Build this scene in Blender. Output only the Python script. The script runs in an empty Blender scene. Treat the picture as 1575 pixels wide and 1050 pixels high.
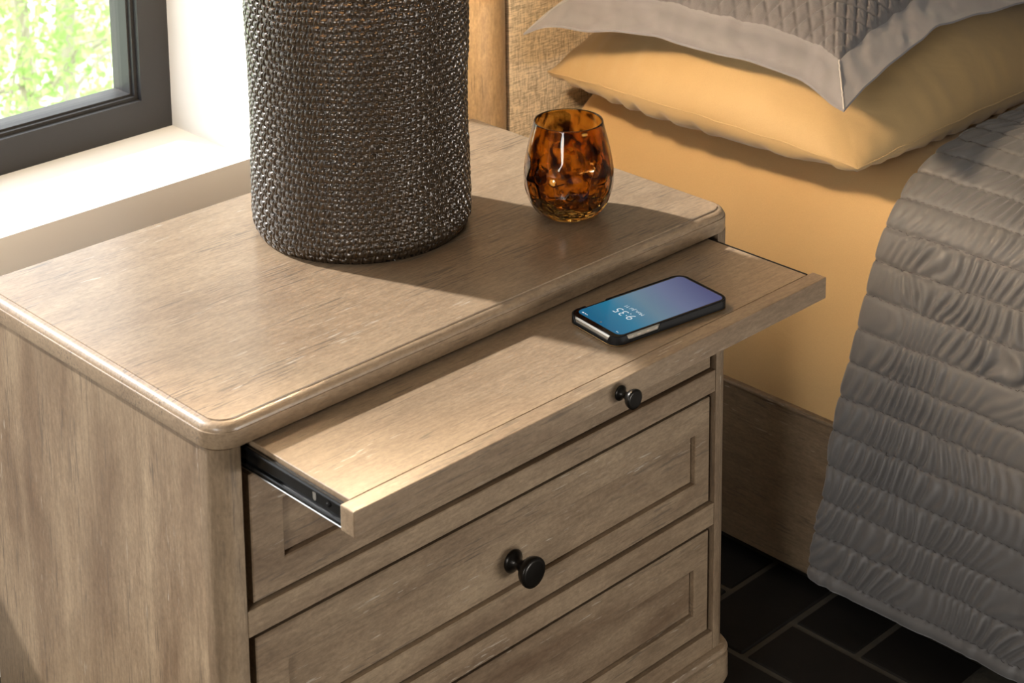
import bpy, bmesh, math, random
import numpy as np
from mathutils import Vector, Matrix

random.seed(7)
rng = np.random.default_rng(11)
S = bpy.context.scene
COL = S.collection
H = 0.67                      # height of the nightstand top above the floor
PI = math.pi

# ------------------------------------------------------------------ camera
cam_d = bpy.data.cameras.new('camera')
cam = bpy.data.objects.new('camera', cam_d)
COL.objects.link(cam)
cam.location = (-0.8473, -1.2494, 0.8126 + H)
cam.rotation_euler = (math.radians(78.224), math.radians(0.575), math.radians(-44.156))
cam_d.sensor_width = 36.0
cam_d.sensor_fit = 'HORIZONTAL'
cam_d.lens = 36.0 * 2914.0 / 1575.0
cam_d.shift_y = -750.17 / 1575.0
cam_d.clip_start = 0.05
cam_d.clip_end = 200
cam_d.dof.use_dof = True
cam_d.dof.focus_distance = 2.06
cam_d.dof.aperture_fstop = 15.0
S.camera = cam

# ------------------------------------------------------------------ world, sun, big lights, exposure
world = bpy.data.worlds.new('world')
S.world = world
world.use_nodes = True
bg = world.node_tree.nodes['Background']
bg.inputs[0].default_value = (0.93, 0.97, 1.0, 1)
bg.inputs[1].default_value = 3.2

SUN_DIR = Vector((-0.36, 1.0, 0.82)).normalized()      # towards the sun
sun_d = bpy.data.lights.new('sun', 'SUN')
sun_d.energy = 7.4
sun_d.angle = math.radians(2.0)
sun_d.color = (1.0, 0.99, 0.97)
sun = bpy.data.objects.new('sun', sun_d)
COL.objects.link(sun)
sun.rotation_euler = SUN_DIR.to_track_quat('Z', 'Y').to_euler()
sun.location = (-1, 4, 5)


def area(name, loc, target, size, size_y, power, color):
    l = bpy.data.lights.new(name, 'AREA')
    l.shape = 'RECTANGLE'
    l.size, l.size_y = size, size_y
    l.energy = power
    l.color = color
    o = bpy.data.objects.new(name, l)
    COL.objects.link(o)
    o.location = loc
    o.rotation_euler = (Vector(loc) - Vector(target)).to_track_quat('Z', 'Y').to_euler()
    return o


# added fill lights by the left wall and low at the front wall
area('fill_light_left', (-2.35, -1.10, 1.30), (0.3, 0.0, 0.5), 0.8, 1.2, 57, (1.0, 0.97, 0.93))
area('fill_light_front', (1.0, -3.1, 0.32), (0.5, 0.0, 0.32), 1.2, 0.42, 50, (1.0, 0.97, 0.92))

vs = S.view_settings
vs.view_transform = 'Standard'
vs.look = 'None'
vs.exposure = 0.0
vs.gamma = 1.0
vs.use_curve_mapping = False
S.cycles.use_denoising = True
S.cycles.max_bounces = 12
S.cycles.transmission_bounces = 10
S.cycles.caustics_reflective = False
S.cycles.caustics_refractive = False
S.cycles.sample_clamp_indirect = 6.0


# ------------------------------------------------------------------ helpers
def lin(r, g, b):
    f = lambda c: (c / 255 / 12.92) if c / 255 <= 0.04045 else ((c / 255 + 0.055) / 1.055) ** 2.4
    return (f(r), f(g), f(b), 1)


def tag(o, label=None, cat=None, group=None, kind=None):
    if label: o['label'] = label
    if cat: o['category'] = cat
    if group: o['group'] = group
    if kind: o['kind'] = kind
    return o


def empty(name, loc=(0, 0, 0)):
    o = bpy.data.objects.new(name, None)
    COL.objects.link(o)
    o.location = loc
    o.empty_display_size = 0.05
    return o


def root_loc(p):
    v = Vector((0, 0, 0))
    while p is not None:
        v = v + Vector(p.location)
        p = p.parent
    return v


def mesh_obj(name, me, mat, parent=None, smooth=False):
    o = bpy.data.objects.new(name, me)
    COL.objects.link(o)
    if mat: me.materials.append(mat)
    if parent is not None:
        o.parent = parent
        me.transform(Matrix.Translation(-root_loc(parent)))
    if smooth:
        me.polygons.foreach_set('use_smooth', [True] * len(me.polygons))
        if smooth == 'auto':
            me.set_sharp_from_angle(angle=math.radians(32))
    return o


def from_bm(name, bm, mat, parent=None, smooth=False):
    me = bpy.data.meshes.new(name)
    bmesh.ops.recalc_face_normals(bm, faces=bm.faces)
    bm.to_mesh(me)
    bm.free()
    return mesh_obj(name, me, mat, parent, smooth)


def add_box(bm, x0, x1, y0, y1, z0, z1, bevel=0.0, seg=2):
    r = bmesh.ops.create_cube(bm, size=1.0)
    vs_ = r['verts']
    for v in vs_:
        v.co = Vector(((x0 + x1) / 2 + v.co.x * (x1 - x0), (y0 + y1) / 2 + v.co.y * (y1 - y0), (z0 + z1) / 2 + v.co.z * (z1 - z0)))
    if bevel > 0:
        es = list({e for v in vs_ for e in v.link_edges})
        bmesh.ops.bevel(bm, geom=es, offset=bevel, segments=seg, affect='EDGES', profile=0.5)


def box(name, x0, x1, y0, y1, z0, z1, mat, parent=None, bevel=0.0, seg=2):
    bm = bmesh.new()
    add_box(bm, x0, x1, y0, y1, z0, z1, bevel, seg)
    return from_bm(name, bm, mat, parent)


def rrect(x0, x1, y0, y1, radii, seg=10):
    """outline, counter-clockwise from the front left; radii = fl, fr, br, bl"""
    pts = []
    cs = [(x0, y0, 180, radii[0], 1, 1), (x1, y0, 270, radii[1], -1, 1), (x1, y1, 0, radii[2], -1, -1), (x0, y1, 90, radii[3], 1, -1)]
    for cx, cy, a0, r, sx, sy in cs:
        if r <= 1e-6:
            pts.append((cx, cy))
            continue
        ox, oy = cx + sx * r, cy + sy * r
        for k in range(seg + 1):
            a = math.radians(a0 + 90 * k / seg)
            pts.append((ox + r * math.cos(a), oy + r * math.sin(a)))
    return pts


def stack_rings(bm, rings, cap_bottom=True, cap_top=True):
    vr = [[bm.verts.new(p) for p in r] for r in rings]
    n = len(vr[0])
    for a, b in zip(vr[:-1], vr[1:]):
        for i in range(n):
            j = (i + 1) % n
            bm.faces.new((a[i], a[j], b[j], b[i]))
    if cap_bottom: bm.faces.new(list(reversed(vr[0])))
    if cap_top: bm.faces.new(vr[-1])


def lathe(bm, prof, seg, origin, axis='Z', cap0=True, cap1=True):
    """prof: list of (radius, height along axis)"""
    o = Vector(origin)
    rings = []
    for r, h in prof:
        ring = []
        for k in range(seg):
            a = 2 * PI * k / seg
            c, s = r * math.cos(a), r * math.sin(a)
            if axis == 'Z': p = (c, s, h)
            elif axis == '-Y': p = (c, -h, s)
            else: p = (h, c, s)
            ring.append(o + Vector(p))
        rings.append(ring)
    stack_rings(bm, rings, cap0, cap1)


def grid_mesh(name, P, closed_u=False):
    """P: (n, m, 3) array of points -> quad mesh"""
    n, m = P.shape[:2]
    idx = np.arange(n * m).reshape(n, m)
    if closed_u:
        idx = np.concatenate([idx, idx[:1]], 0)
    a = idx[:-1, :-1].ravel(); b = idx[1:, :-1].ravel(); c = idx[1:, 1:].ravel(); d = idx[:-1, 1:].ravel()
    F = np.stack([a, b, c, d], 1)
    me = bpy.data.meshes.new(name)
    me.vertices.add(n * m)
    me.vertices.foreach_set('co', P.reshape(-1).astype(np.float32))
    me.loops.add(len(F) * 4)
    me.loops.foreach_set('vertex_index', F.reshape(-1).astype(np.int32))
    me.polygons.add(len(F))
    me.polygons.foreach_set('loop_start', (np.arange(len(F)) * 4).astype(np.int32))
    me.polygons.foreach_set('loop_total', np.full(len(F), 4, np.int32))
    me.update(calc_edges=True)
    me.validate()
    return me


def tube(bm, pts, radii, seg=8):
    pts = [Vector(p) for p in pts]
    rings = []
    for i, p in enumerate(pts):
        d = (pts[min(i + 1, len(pts) - 1)] - pts[max(i - 1, 0)]).normalized()
        u = d.cross(Vector((0.31, 0.17, 0.93)))
        if u.length < 1e-3: u = d.cross(Vector((1, 0, 0)))
        u.normalize()
        v = d.cross(u)
        r = radii[i] if hasattr(radii, '__len__') else radii
        rings.append([p + u * r * math.cos(2 * PI * k / seg) + v * r * math.sin(2 * PI * k / seg) for k in range(seg)])
    stack_rings(bm, rings)


def vnoise1(x, seed=0):
    r = np.random.default_rng(seed).random(4096)
    i = np.floor(x).astype(int); f = x - i
    f = f * f * (3 - 2 * f)
    return r[i % 4096] * (1 - f) + r[(i + 1) % 4096] * f


def vnoise2(x, y, seed=0):
    r = np.random.default_rng(seed).random((256, 256))
    i = np.floor(x).astype(int); j = np.floor(y).astype(int)
    f = x - i; g = y - j
    f = f * f * (3 - 2 * f); g = g * g * (3 - 2 * g)
    a = r[i % 256, j % 256]; b = r[(i + 1) % 256, j % 256]; c = r[i % 256, (j + 1) % 256]; d = r[(i + 1) % 256, (j + 1) % 256]
    return (a * (1 - f) + b * f) * (1 - g) + (c * (1 - f) + d * f) * g


# ------------------------------------------------------------------ materials
def new_mat(name):
    m = bpy.data.materials.new(name)
    m.use_nodes = True
    nt = m.node_tree
    return m, nt, nt.nodes['Principled BSDF']


def N(nt, kind, **kw):
    n = nt.nodes.new(kind)
    for k, v in kw.items(): setattr(n, k, v)
    return n


def simple(name, col, rough=0.5, metal=0.0, noise=0.0, nscale=30.0, bump=0.0, sheen=0.0, spec=0.5):
    m, nt, b = new_mat(name)
    b.inputs['Roughness'].default_value = rough
    b.inputs['Metallic'].default_value = metal
    b.inputs['Specular IOR Level'].default_value = spec
    if sheen:
        b.inputs['Sheen Weight'].default_value = sheen
    tc = N(nt, 'ShaderNodeTexCoord')
    nz = N(nt, 'ShaderNodeTexNoise')
    nz.inputs['Scale'].default_value = nscale
    nz.inputs['Detail'].default_value = 4
    nt.links.new(tc.outputs['Object'], nz.inputs['Vector'])
    mx = N(nt, 'ShaderNodeMix', data_type='RGBA')
    mx.inputs['A'].default_value = tuple(c * (1 - noise) for c in col[:3]) + (1,)
    mx.inputs['B'].default_value = tuple(min(1, c * (1 + noise)) for c in col[:3]) + (1,)
    nt.links.new(nz.outputs['Fac'], mx.inputs['Factor'])
    nt.links.new(mx.outputs['Result'], b.inputs['Base Color'])
    if bump:
        bp = N(nt, 'ShaderNodeBump')
        bp.inputs['Strength'].default_value = bump
        bp.inputs['Distance'].default_value = 0.002
        nt.links.new(nz.outputs['Fac'], bp.inputs['Height'])
        nt.links.new(bp.outputs['Normal'], b.inputs['Normal'])
    return m


def wood(name, axis, offset=(0, 0, 0), tone=1.0, dark=(0.180, 0.117, 0.071), light=(0.374, 0.277, 0.180), rough=0.42, contrast=0.8, pores=0.62, coat=0.22):
    m, nt, b = new_mat(name)
    L = nt.links.new
    tc = N(nt, 'ShaderNodeTexCoord')

    def mapped(along, across):
        mp = N(nt, 'ShaderNodeMapping')
        s = [across] * 3
        s['XYZ'.index(axis)] = along
        mp.inputs['Scale'].default_value = s
        mp.inputs['Location'].default_value = offset
        L(tc.outputs['Object'], mp.inputs['Vector'])
        return mp.outputs['Vector']

    def noise(vec, detail=3, rough_=0.55, dist=0.0):
        n = N(nt, 'ShaderNodeTexNoise')
        n.inputs['Scale'].default_value = 1.0
        n.inputs['Detail'].default_value = detail
        n.inputs['Roughness'].default_value = rough_
        n.inputs['Distortion'].default_value = dist
        L(vec, n.inputs['Vector'])
        return n.outputs['Fac']

    def ramp(fac, stops):
        r = N(nt, 'ShaderNodeValToRGB')
        cr = r.color_ramp
        cr.elements[0].position, cr.elements[0].color = stops[0]
        cr.elements[1].position, cr.elements[1].color = stops[1]
        for p, c in stops[2:]:
            e = cr.elements.new(p); e.color = c
        L(fac, r.inputs['Fac'])
        return r.outputs['Color']

    def mixc(fac, a, c, mode='MIX'):
        x = N(nt, 'ShaderNodeMix', data_type='RGBA', blend_type=mode)
        if isinstance(fac, float): x.inputs['Factor'].default_value = fac
        else: L(fac, x.inputs['Factor'])
        for sock, v in (('A', a), ('B', c)):
            if isinstance(v, tuple): x.inputs[sock].default_value = v
            else: L(v, x.inputs[sock])
        return x.outputs['Result']

    d = tuple(c * tone for c in dark) + (1,)
    l = tuple(c * tone for c in light) + (1,)
    mid = tuple((p * 0.42 + q * 0.58) for p, q in zip(d, l))
    d = tuple(p * contrast + q * (1 - contrast) for p, q in zip(d, mid))
    l = tuple(p * contrast + q * (1 - contrast) for p, q in zip(l, mid))
    streak = noise(mapped(1.8, 15.0), 4, 0.55, 0.8)
    blot = noise(mapped(4.0, 9.0), 4, 0.6, 0.5)
    add = N(nt, 'ShaderNodeMath', operation='MULTIPLY_ADD')
    L(streak, add.inputs[0]); add.inputs[1].default_value = 0.5
    mul = N(nt, 'ShaderNodeMath', operation='MULTIPLY')
    L(blot, mul.inputs[0]); mul.inputs[1].default_value = 0.5
    L(mul.outputs[0], add.inputs[2])
    base = ramp(add.outputs[0], [(0.33, d), (0.66, l), (0.5, mid)])
    # mottled grey-brown glaze
    gl = noise(mapped(38.0, 75.0), 5, 0.7)
    base = mixc(0.75, base, mixc(gl, (0.62, 0.60, 0.58, 1), (1.30, 1.28, 1.25, 1)), 'MULTIPLY')
    # fibres
    fib = noise(mapped(30.0, 300.0), 4, 0.65)
    fibc = ramp(fib, [(0.32, (0.74, 0.72, 0.70, 1)), (0.62, (1.12, 1.12, 1.12, 1))])
    base = mixc(0.55, base, fibc, 'MULTIPLY')
    spk = ramp(noise(mapped(150.0, 330.0), 3, 0.7), [(0.34, (0.66, 0.64, 0.62, 1)), (0.66, (1.22, 1.22, 1.22, 1))])
    base = mixc(0.45, base, spk, 'MULTIPLY')
    # open pores: short dark dashes
    por = noise(mapped(24.0, 380.0), 2, 0.5)
    porm = ramp(por, [(pores, (0, 0, 0, 1)), (pores + 0.05, (1, 1, 1, 1))])
    area_ = ramp(noise(mapped(4.0, 30.0), 2, 0.5), [(0.46, (0, 0, 0, 1)), (0.60, (1, 1, 1, 1))])
    pm = mixc(1.0, porm, area_, 'MULTIPLY')
    base = mixc(mixc(0.62, (0, 0, 0, 1), pm), base, (0.10, 0.075, 0.055, 1))
    # limed pores with their glint painted in: short pale dashes
    por2 = noise(mapped(42.0, 420.0), 2, 0.5)
    mp2 = ramp(por2, [(0.64, (0, 0, 0, 1)), (0.70, (1, 1, 1, 1))])
    ar2 = ramp(noise(mapped(5.0, 26.0), 2, 0.5, 0.4), [(0.54, (0, 0, 0, 1)), (0.64, (1, 1, 1, 1))])
    base = mixc(mixc(0.5, (0, 0, 0, 1), mixc(1.0, mp2, ar2, 'MULTIPLY')), base, (0.62, 0.55, 0.45, 1))
    L(base, b.inputs['Base Color'])
    b.inputs['Roughness'].default_value = rough
    b.inputs['Specular IOR Level'].default_value = 0.45
    b.inputs['Coat Weight'].default_value = coat
    b.inputs['Coat Roughness'].default_value = 0.22
    bp = N(nt, 'ShaderNodeBump')
    bp.inputs['Strength'].default_value = 0.25
    bp.inputs['Distance'].default_value = 0.0008
    L(fib, bp.inputs['Height'])
    L(bp.outputs['Normal'], b.inputs['Normal'])
    return m


W_TOP = wood('wood_top', 'X', (0.3, 1.7, 0.2), 1.12, contrast=0.5, pores=0.565, coat=0.45)
W_SHELF = wood('wood_shelf', 'X', (2.3, 0.7, 0.9), 1.05, contrast=0.45, pores=0.62)
W_SIDE = wood('wood_side', 'Z', (1.3, 4.7, 2.2), 0.98, contrast=1.15, pores=0.585)
W_POST = wood('wood_post', 'Z', (5.1, 0.4, 0.7), 0.86, contrast=1.1, pores=0.58)
W_RAIL = wood('wood_rail', 'X', (7.4, 3.1, 1.2), 0.92, contrast=1.2, pores=0.585)
W_DRAWER = [wood('wood_drawer_%d' % i, 'X', (1.9 * i, 2.3 * i, 3.7 * i + 1), 0.90, contrast=1.35, pores=0.58) for i in range(3)]
W_BED = wood('wood_bed', 'Y', (3.3, 0.2, 8.0), 0.72)
W_HEAD = wood('wood_headboard', 'Z', (9.2, 6.1, 3.0), 1.0, (0.34, 0.215, 0.105), (0.62, 0.44, 0.25))

M_DARK = simple('dark_interior', (0.02, 0.017, 0.014), 0.8, noise=0.2)
M_BRONZE = simple('dark_bronze', (0.016, 0.013, 0.010), 0.3, 0.6, noise=0.3, nscale=60)
M_STEEL = simple('black_steel', (0.03, 0.03, 0.03), 0.25, 0.85, noise=0.25, nscale=90)
M_CHROME = simple('bright_steel', (0.55, 0.54, 0.52), 0.18, 1.0, noise=0.1, nscale=60)
M_WALL = simple('white_wall_paint', (0.80, 0.785, 0.76), 0.6, noise=0.02, nscale=8)
M_WALL2 = simple('taupe_room_paint', (0.30, 0.27, 0.235), 0.7, noise=0.03, nscale=5)
M_CEIL = simple('ceiling_paint', (0.50, 0.47, 0.43), 0.8, noise=0.02)
M_FRAME = simple('charcoal_window_paint', (0.013, 0.013, 0.0145), 0.5, noise=0.06, nscale=20)
M_GROUT = simple('grout', (0.062, 0.052, 0.038), 0.9, noise=0.3, nscale=60)

# ------------------------------------------------------------------ room shell
WY = 0.72                       # face of the window wall
SILL = H - 0.0999               # sill height
JX = 0.566                      # right reveal of the window
RX0, RX1, RY0, RZ = -2.4, 3.4, -3.2, 2.6
bm = bmesh.new()
WT = 0.30
add_box(bm, RX0, RX1, WY, WY + WT, -0.1, SILL)
add_box(bm, JX, RX1, WY, WY + WT, SILL, RZ)
add_box(bm, RX0, -1.30, WY, WY + WT, SILL, RZ)
add_box(bm, -1.30, JX, WY, WY + WT, 1.66, RZ)
tag(from_bm('wall_back', bm, M_WALL), kind='structure')
tag(box('wall_left', RX0 - 0.1, RX0, RY0, WY, 0, RZ, M_WALL2), kind='structure')
tag(box('wall_right', RX1, RX1 + 0.1, RY0, WY, 0, RZ, M_WALL2), kind='structure')
tag(box('wall_front', RX0, RX1, RY0 - 0.1, RY0, 0, RZ, M_WALL2), kind='structure')
tag(box('ceiling', RX0, RX1, RY0, WY, RZ, RZ + 0.1, M_CEIL), kind='structure')

# floor with herringbone tiles
floor = tag(box('floor', RX0, RX1, RY0, WY, -0.1, -0.002, M_GROUT), kind='structure')


def tile_mat():
    m, nt, b = new_mat('dark_slate')
    oi = N(nt, 'ShaderNodeObjectInfo')
    tc = N(nt, 'ShaderNodeTexCoord')
    nz = N(nt, 'ShaderNodeTexNoise')
    nz.inputs['Scale'].default_value = 22
    nz.inputs['Detail'].default_value = 5
    nt.links.new(tc.outputs['Object'], nz.inputs['Vector'])
    r = N(nt, 'ShaderNodeValToRGB')
    r.color_ramp.elements[0].color = (0.004, 0.0035, 0.003, 1)
    r.color_ramp.elements[1].color = (0.016, 0.0125, 0.010, 1)
    ad = N(nt, 'ShaderNodeMath', operation='MULTIPLY_ADD')
    nt.links.new(oi.outputs['Random'], ad.inputs[0]); ad.inputs[1].default_value = 0.4
    ml = N(nt, 'ShaderNodeMath', operation='MULTIPLY'); ml.inputs[1].default_value = 0.6
    nt.links.new(nz.outputs['Fac'], ml.inputs[0]); nt.links.new(ml.outputs[0], ad.inputs[2])
    nt.links.new(ad.outputs[0], r.inputs['Fac'])
    nt.links.new(r.outputs['Color'], b.inputs['Base Color'])
    b.inputs['Roughness'].default_value = 0.75
    b.inputs['Specular IOR Level'].default_value = 0.25
    bp = N(nt, 'ShaderNodeBump'); bp.inputs['Strength'].default_value = 0.3; bp.inputs['Distance'].default_value = 0.003
    nt.links.new(nz.outputs['Fac'], bp.inputs['Height']); nt.links.new(bp.outputs['Normal'], b.inputs['Normal'])
    return m


M_TILE = tile_mat()
UT, GAP = 0.1005, 0.0075
tile_me = {}
for kind, (lx, ly) in {'h': (2 * UT, UT), 'v': (UT, 2 * UT)}.items():
    bm = bmesh.new()
    add_box(bm, -lx / 2 + GAP / 2, lx / 2 - GAP / 2, -ly / 2 + GAP / 2, ly / 2 - GAP / 2, -0.012, 0.0, 0.0022, 1)
    me = bpy.data.meshes.new('tile')
    bm.to_mesh(me); bm.free()
    me.materials.append(M_TILE)
    tile_me[kind] = me
X0T, Y0T = 0.838, 0.1905        # top-left corner of a reference horizontal tile
for j in range(-5, 16):
    for i in range(-13, 8):
        k = (i - j) % 4
        if k == 0:
            cx, cy, kd = X0T + (i + 1) * UT, Y0T - (j + 0.5) * UT, 'h'
        elif k == 3:
            cx, cy, kd = X0T + (i + 0.5) * UT, Y0T - (j + 1) * UT, 'v'
        else:
            continue
        if cx < -0.30 or cx > 1.5 or cy > 0.62 or cy < -1.0:
            continue
        o = bpy.data.objects.new('tile', tile_me[kd])
        COL.objects.link(o)
        o.parent = floor
        o.location = (cx, cy, random.uniform(-0.0006, 0.0006))

# window
win = tag(empty('window_1', (JX, 0.905, SILL)), kind='structure')
FX0, FX1, FZ0, FZ1, FY = -1.30, JX, SILL, 1.66, 0.905


def ring_frame(name, x0, x1, z0, z1, w, y0, y1, mat, parent, bev=0.002):
    bm = bmesh.new()
    add_box(bm, x0, x0 + w, y0, y1, z0, z1, bev, 1)
    add_box(bm, x1 - w, x1, y0, y1, z0, z1, bev, 1)
    add_box(bm, x0 + w, x1 - w, y0, y1, z0, z0 + w, 0)
    add_box(bm, x0 + w, x1 - w, y0, y1, z1 - w, z1, 0)
    return from_bm(name, bm, mat, parent)


ring_frame('outer_frame', FX0, FX1, FZ0, FZ1, 0.048, FY, FY + 0.07, M_FRAME, win, 0.0)
ring_frame('sash', FX0 + 0.046, FX1 - 0.046, FZ0 + 0.046, FZ1 - 0.046, 0.0065, FY + 0.010, FY + 0.06, M_FRAME, win, 0.0)
ring_frame('glazing_bead', FX0 + 0.050, FX1 - 0.050, FZ0 + 0.050, FZ1 - 0.050, 0.0055, FY + 0.017, FY + 0.055, M_FRAME, win, 0.0)
m, nt, b = new_mat('window_glass')
nt.nodes.remove(b)
tr = N(nt, 'ShaderNodeBsdfTransparent'); gl = N(nt, 'ShaderNodeBsdfGlossy'); gl.inputs['Roughness'].default_value = 0.02
ms = N(nt, 'ShaderNodeMixShader'); ms.inputs[0].default_value = 0.04
nt.links.new(tr.outputs[0], ms.inputs[1]); nt.links.new(gl.outputs[0], ms.inputs[2])
nt.links.new(ms.outputs[0], nt.nodes['Material Output'].inputs['Surface'])
box('pane', FX0 + 0.053, FX1 - 0.053, FY + 0.024, FY + 0.028, FZ0 + 0.053, FZ1 - 0.053, m, win)

# unseen frames added on the solid walls around the two fill lights
w2 = tag(empty('fill_frame_left', (RX0 + 0.001, -1.10, 0.70)), kind='structure')
for y0, y1, z0, z1 in ((-1.58, -1.50, 0.62, 1.98), (-0.70, -0.62, 0.62, 1.98), (-1.50, -0.70, 0.62, 0.70), (-1.50, -0.70, 1.90, 1.98)):
    box('outer_frame', RX0 + 0.001, RX0 + 0.03, y0, y1, z0, z1, M_FRAME, w2)
d1 = tag(empty('fill_frame_front', (1.0, RY0 + 0.001, 0.0)), kind='structure')  # added frame around the low fill light; the wall has no door
for x0, x1, z0, z1 in ((0.32, 0.40, 0.0, 2.1), (1.60, 1.68, 0.0, 2.1), (0.40, 1.60, 2.02, 2.1), (0.40, 1.60, 0.53, 0.60), (0.40, 1.60, 0.03, 0.11)):
    box('fill_frame_bar', x0, x1, RY0 + 0.001, RY0 + 0.03, z0, z1, M_FRAME, d1)

# ------------------------------------------------------------------ outside: ground and trees
GZ = -2.9
def lawn_mat():
    m, nt, b = new_mat('pale_lawn')
    tc = N(nt, 'ShaderNodeTexCoord'); nz = N(nt, 'ShaderNodeTexNoise')
    nz.inputs['Scale'].default_value = 1.3; nz.inputs['Detail'].default_value = 8
    nt.links.new(tc.outputs['Object'], nz.inputs['Vector'])
    r = N(nt, 'ShaderNodeValToRGB')
    r.color_ramp.elements[0].position = 0.35; r.color_ramp.elements[0].color = (0.30, 0.48, 0.12, 1)
    r.color_ramp.elements[1].position = 0.6; r.color_ramp.elements[1].color = (0.78, 0.80, 0.72, 1)
    nt.links.new(nz.outputs['Fac'], r.inputs['Fac']); nt.links.new(r.outputs['Color'], b.inputs['Base Color'])
    b.inputs['Roughness'].default_value = 0.9
    return m
bm = bmesh.new()
bmesh.ops.create_grid(bm, x_segments=40, y_segments=40, size=30)
for v in bm.verts:
    v.co.z = 0.25 * math.sin(v.co.x * 0.5) * math.cos(v.co.y * 0.4) - 0.3
    v.co += Vector((4, 33, GZ))
tag(from_bm('lawn', bm, lawn_mat()), 'pale sunlit lawn outside the window', 'lawn', kind='structure')

def leaf_mat():
    m, nt, b = new_mat('spring_leaf')
    nt.nodes.remove(b)
    tc = N(nt, 'ShaderNodeTexCoord'); nz = N(nt, 'ShaderNodeTexNoise'); nz.inputs['Scale'].default_value = 3.5
    nz.inputs['Detail'].default_value = 6
    nt.links.new(tc.outputs['Object'], nz.inputs['Vector'])
    r = N(nt, 'ShaderNodeValToRGB')
    r.color_ramp.elements[0].position = 0.3; r.color_ramp.elements[0].color = (0.25, 0.40, 0.10, 1)
    r.color_ramp.elements[1].position = 0.7; r.color_ramp.elements[1].color = (0.55, 0.70, 0.33, 1)
    nt.links.new(nz.outputs['Fac'], r.inputs['Fac'])
    d = N(nt, 'ShaderNodeBsdfDiffuse'); t = N(nt, 'ShaderNodeBsdfTranslucent'); ms = N(nt, 'ShaderNodeMixShader')
    ms.inputs[0].default_value = 0.6
    nt.links.new(r.outputs['Color'], d.inputs['Color']); nt.links.new(r.outputs['Color'], t.inputs['Color'])
    nt.links.new(d.outputs[0], ms.inputs[1]); nt.links.new(t.outputs[0], ms.inputs[2])
    nt.links.new(ms.outputs[0], nt.nodes['Material Output'].inputs['Surface'])
    return m
M_LEAF = leaf_mat()
M_BARK = simple('pale_bark', (0.42, 0.37, 0.30), 0.85, noise=0.3, nscale=8, bump=0.4)


def tree(x, y, h, spread, nleaf, seed):
    rd = random.Random(seed)
    root = empty('tree', (x, y, GZ))
    tag(root, 'slim young tree with bright green leaves outside the window', 'tree', 'trees outside the window')
    bm = bmesh.new()
    pts = [(x + 0.12 * math.sin(t * 3 + seed), y + 0.10 * math.sin(t * 2.3 + seed * 2), GZ - 0.3 + t * h) for t in [k / 8 for k in range(9)]]
    tube(bm, pts, [0.055 * (1 - 0.8 * k / 8) for k in range(9)], 8)
    from_bm('trunk', bm, M_BARK, root, True)
    tips = []
    for q in range(16):
        t = 0.25 + 0.72 * q / 15
        p = Vector(pts[min(8, int(t * 8))])
        a = rd.uniform(0, 2 * PI)
        ln = spread * rd.uniform(0.6, 1.0) * (1.15 - 0.6 * t)
        bp = [p + Vector((math.cos(a) * ln * s, math.sin(a) * ln * s, 0.45 * ln * s + 0.1 * math.sin(s * 5 + q))) for s in (0, 0.33, 0.66, 1.0)]
        bm = bmesh.new()
        tube(bm, bp, [0.022, 0.016, 0.010, 0.004], 5)
        from_bm('branch', bm, M_BARK, root, True)
        tips += bp[1:]
    r_ = np.random.default_rng(seed)
    T = np.array([list(t) for t in tips])
    c = T[r_.integers(0, len(T), nleaf)] + r_.normal(0, 0.30, (nleaf, 3)) * np.array([1, 1, 0.7])
    u = r_.normal(0, 1, (nleaf, 3)); u /= np.linalg.norm(u, axis=1, keepdims=True)
    w = np.cross(u, r_.normal(0, 1, (nleaf, 3))); w /= np.linalg.norm(w, axis=1, keepdims=True)
    sz = r_.uniform(0.014, 0.030, (nleaf, 1))
    V = np.stack([c - u * sz, c + w * sz * 0.55, c + u * sz, c - w * sz * 0.55], 1).reshape(-1, 3)
    F = np.arange(nleaf * 4).reshape(-1, 4)
    me = bpy.data.meshes.new('foliage')
    me.from_pydata(V.tolist(), [], F.tolist())
    fo = mesh_obj('foliage', me, M_LEAF, root)
    fo['kind'] = 'stuff'


for q, (tx, ty, th, sp) in enumerate([(2.75, 5.7, 4.6, 1.3), (3.55, 6.4, 4.8, 1.3), (3.9, 8.3, 5.0, 1.5), (5.3, 9.3, 5.2, 1.6), (4.5, 10.8, 5.2, 1.6),
                                      (6.3, 11.2, 5.4, 1.7), (1.6, 8.0, 4.0, 1.3), (6.0, 7.4, 4.6, 1.4), (2.6, 11.5, 4.2, 1.5)]):
    tree(tx, ty, th, sp, 7500, 40 + q)

# ------------------------------------------------------------------ nightstand
NW, ND = 0.70, 0.427
PZ = 0.0275                     # inner edge of the posts
ns = empty('nightstand', (NW / 2, ND / 2, 0))
tag(ns, 'weathered taupe-brown wooden nightstand with three drawers and a pulled-out shelf', 'nightstand')

# top slab with a rounded, stepped edge
bm = bmesh.new()
prof = [(0.0022, -0.0250), (0.0004, -0.0236), (0.0, -0.0225), (0.0, -0.0088), (0.0003, -0.0084), (0.0012, -0.0084)]
for k in range(0, 9):
    a = PI / 2 * k / 8
    prof.append((0.0013 + 0.0078 * (1 - math.cos(a)), -0.0080 + 0.0068 * math.sin(a)))
prof += [(0.0094, -0.0012), (0.0097, 0.0)]
rings = []
for ins, z in prof:
    r = max(0.028 - ins, 0.004)
    rings.append([Vector((px, py, H + z)) for px, py in rrect(ins, NW - ins, ins, ND - ins, (r, r, 0.004, 0.004), 10)])
stack_rings(bm, rings)
top = from_bm('top', bm, W_TOP, ns, 'auto')

# corner posts, rounded on the outer corner
ZB, ZT = H - 0.545, H - 0.0245


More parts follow.
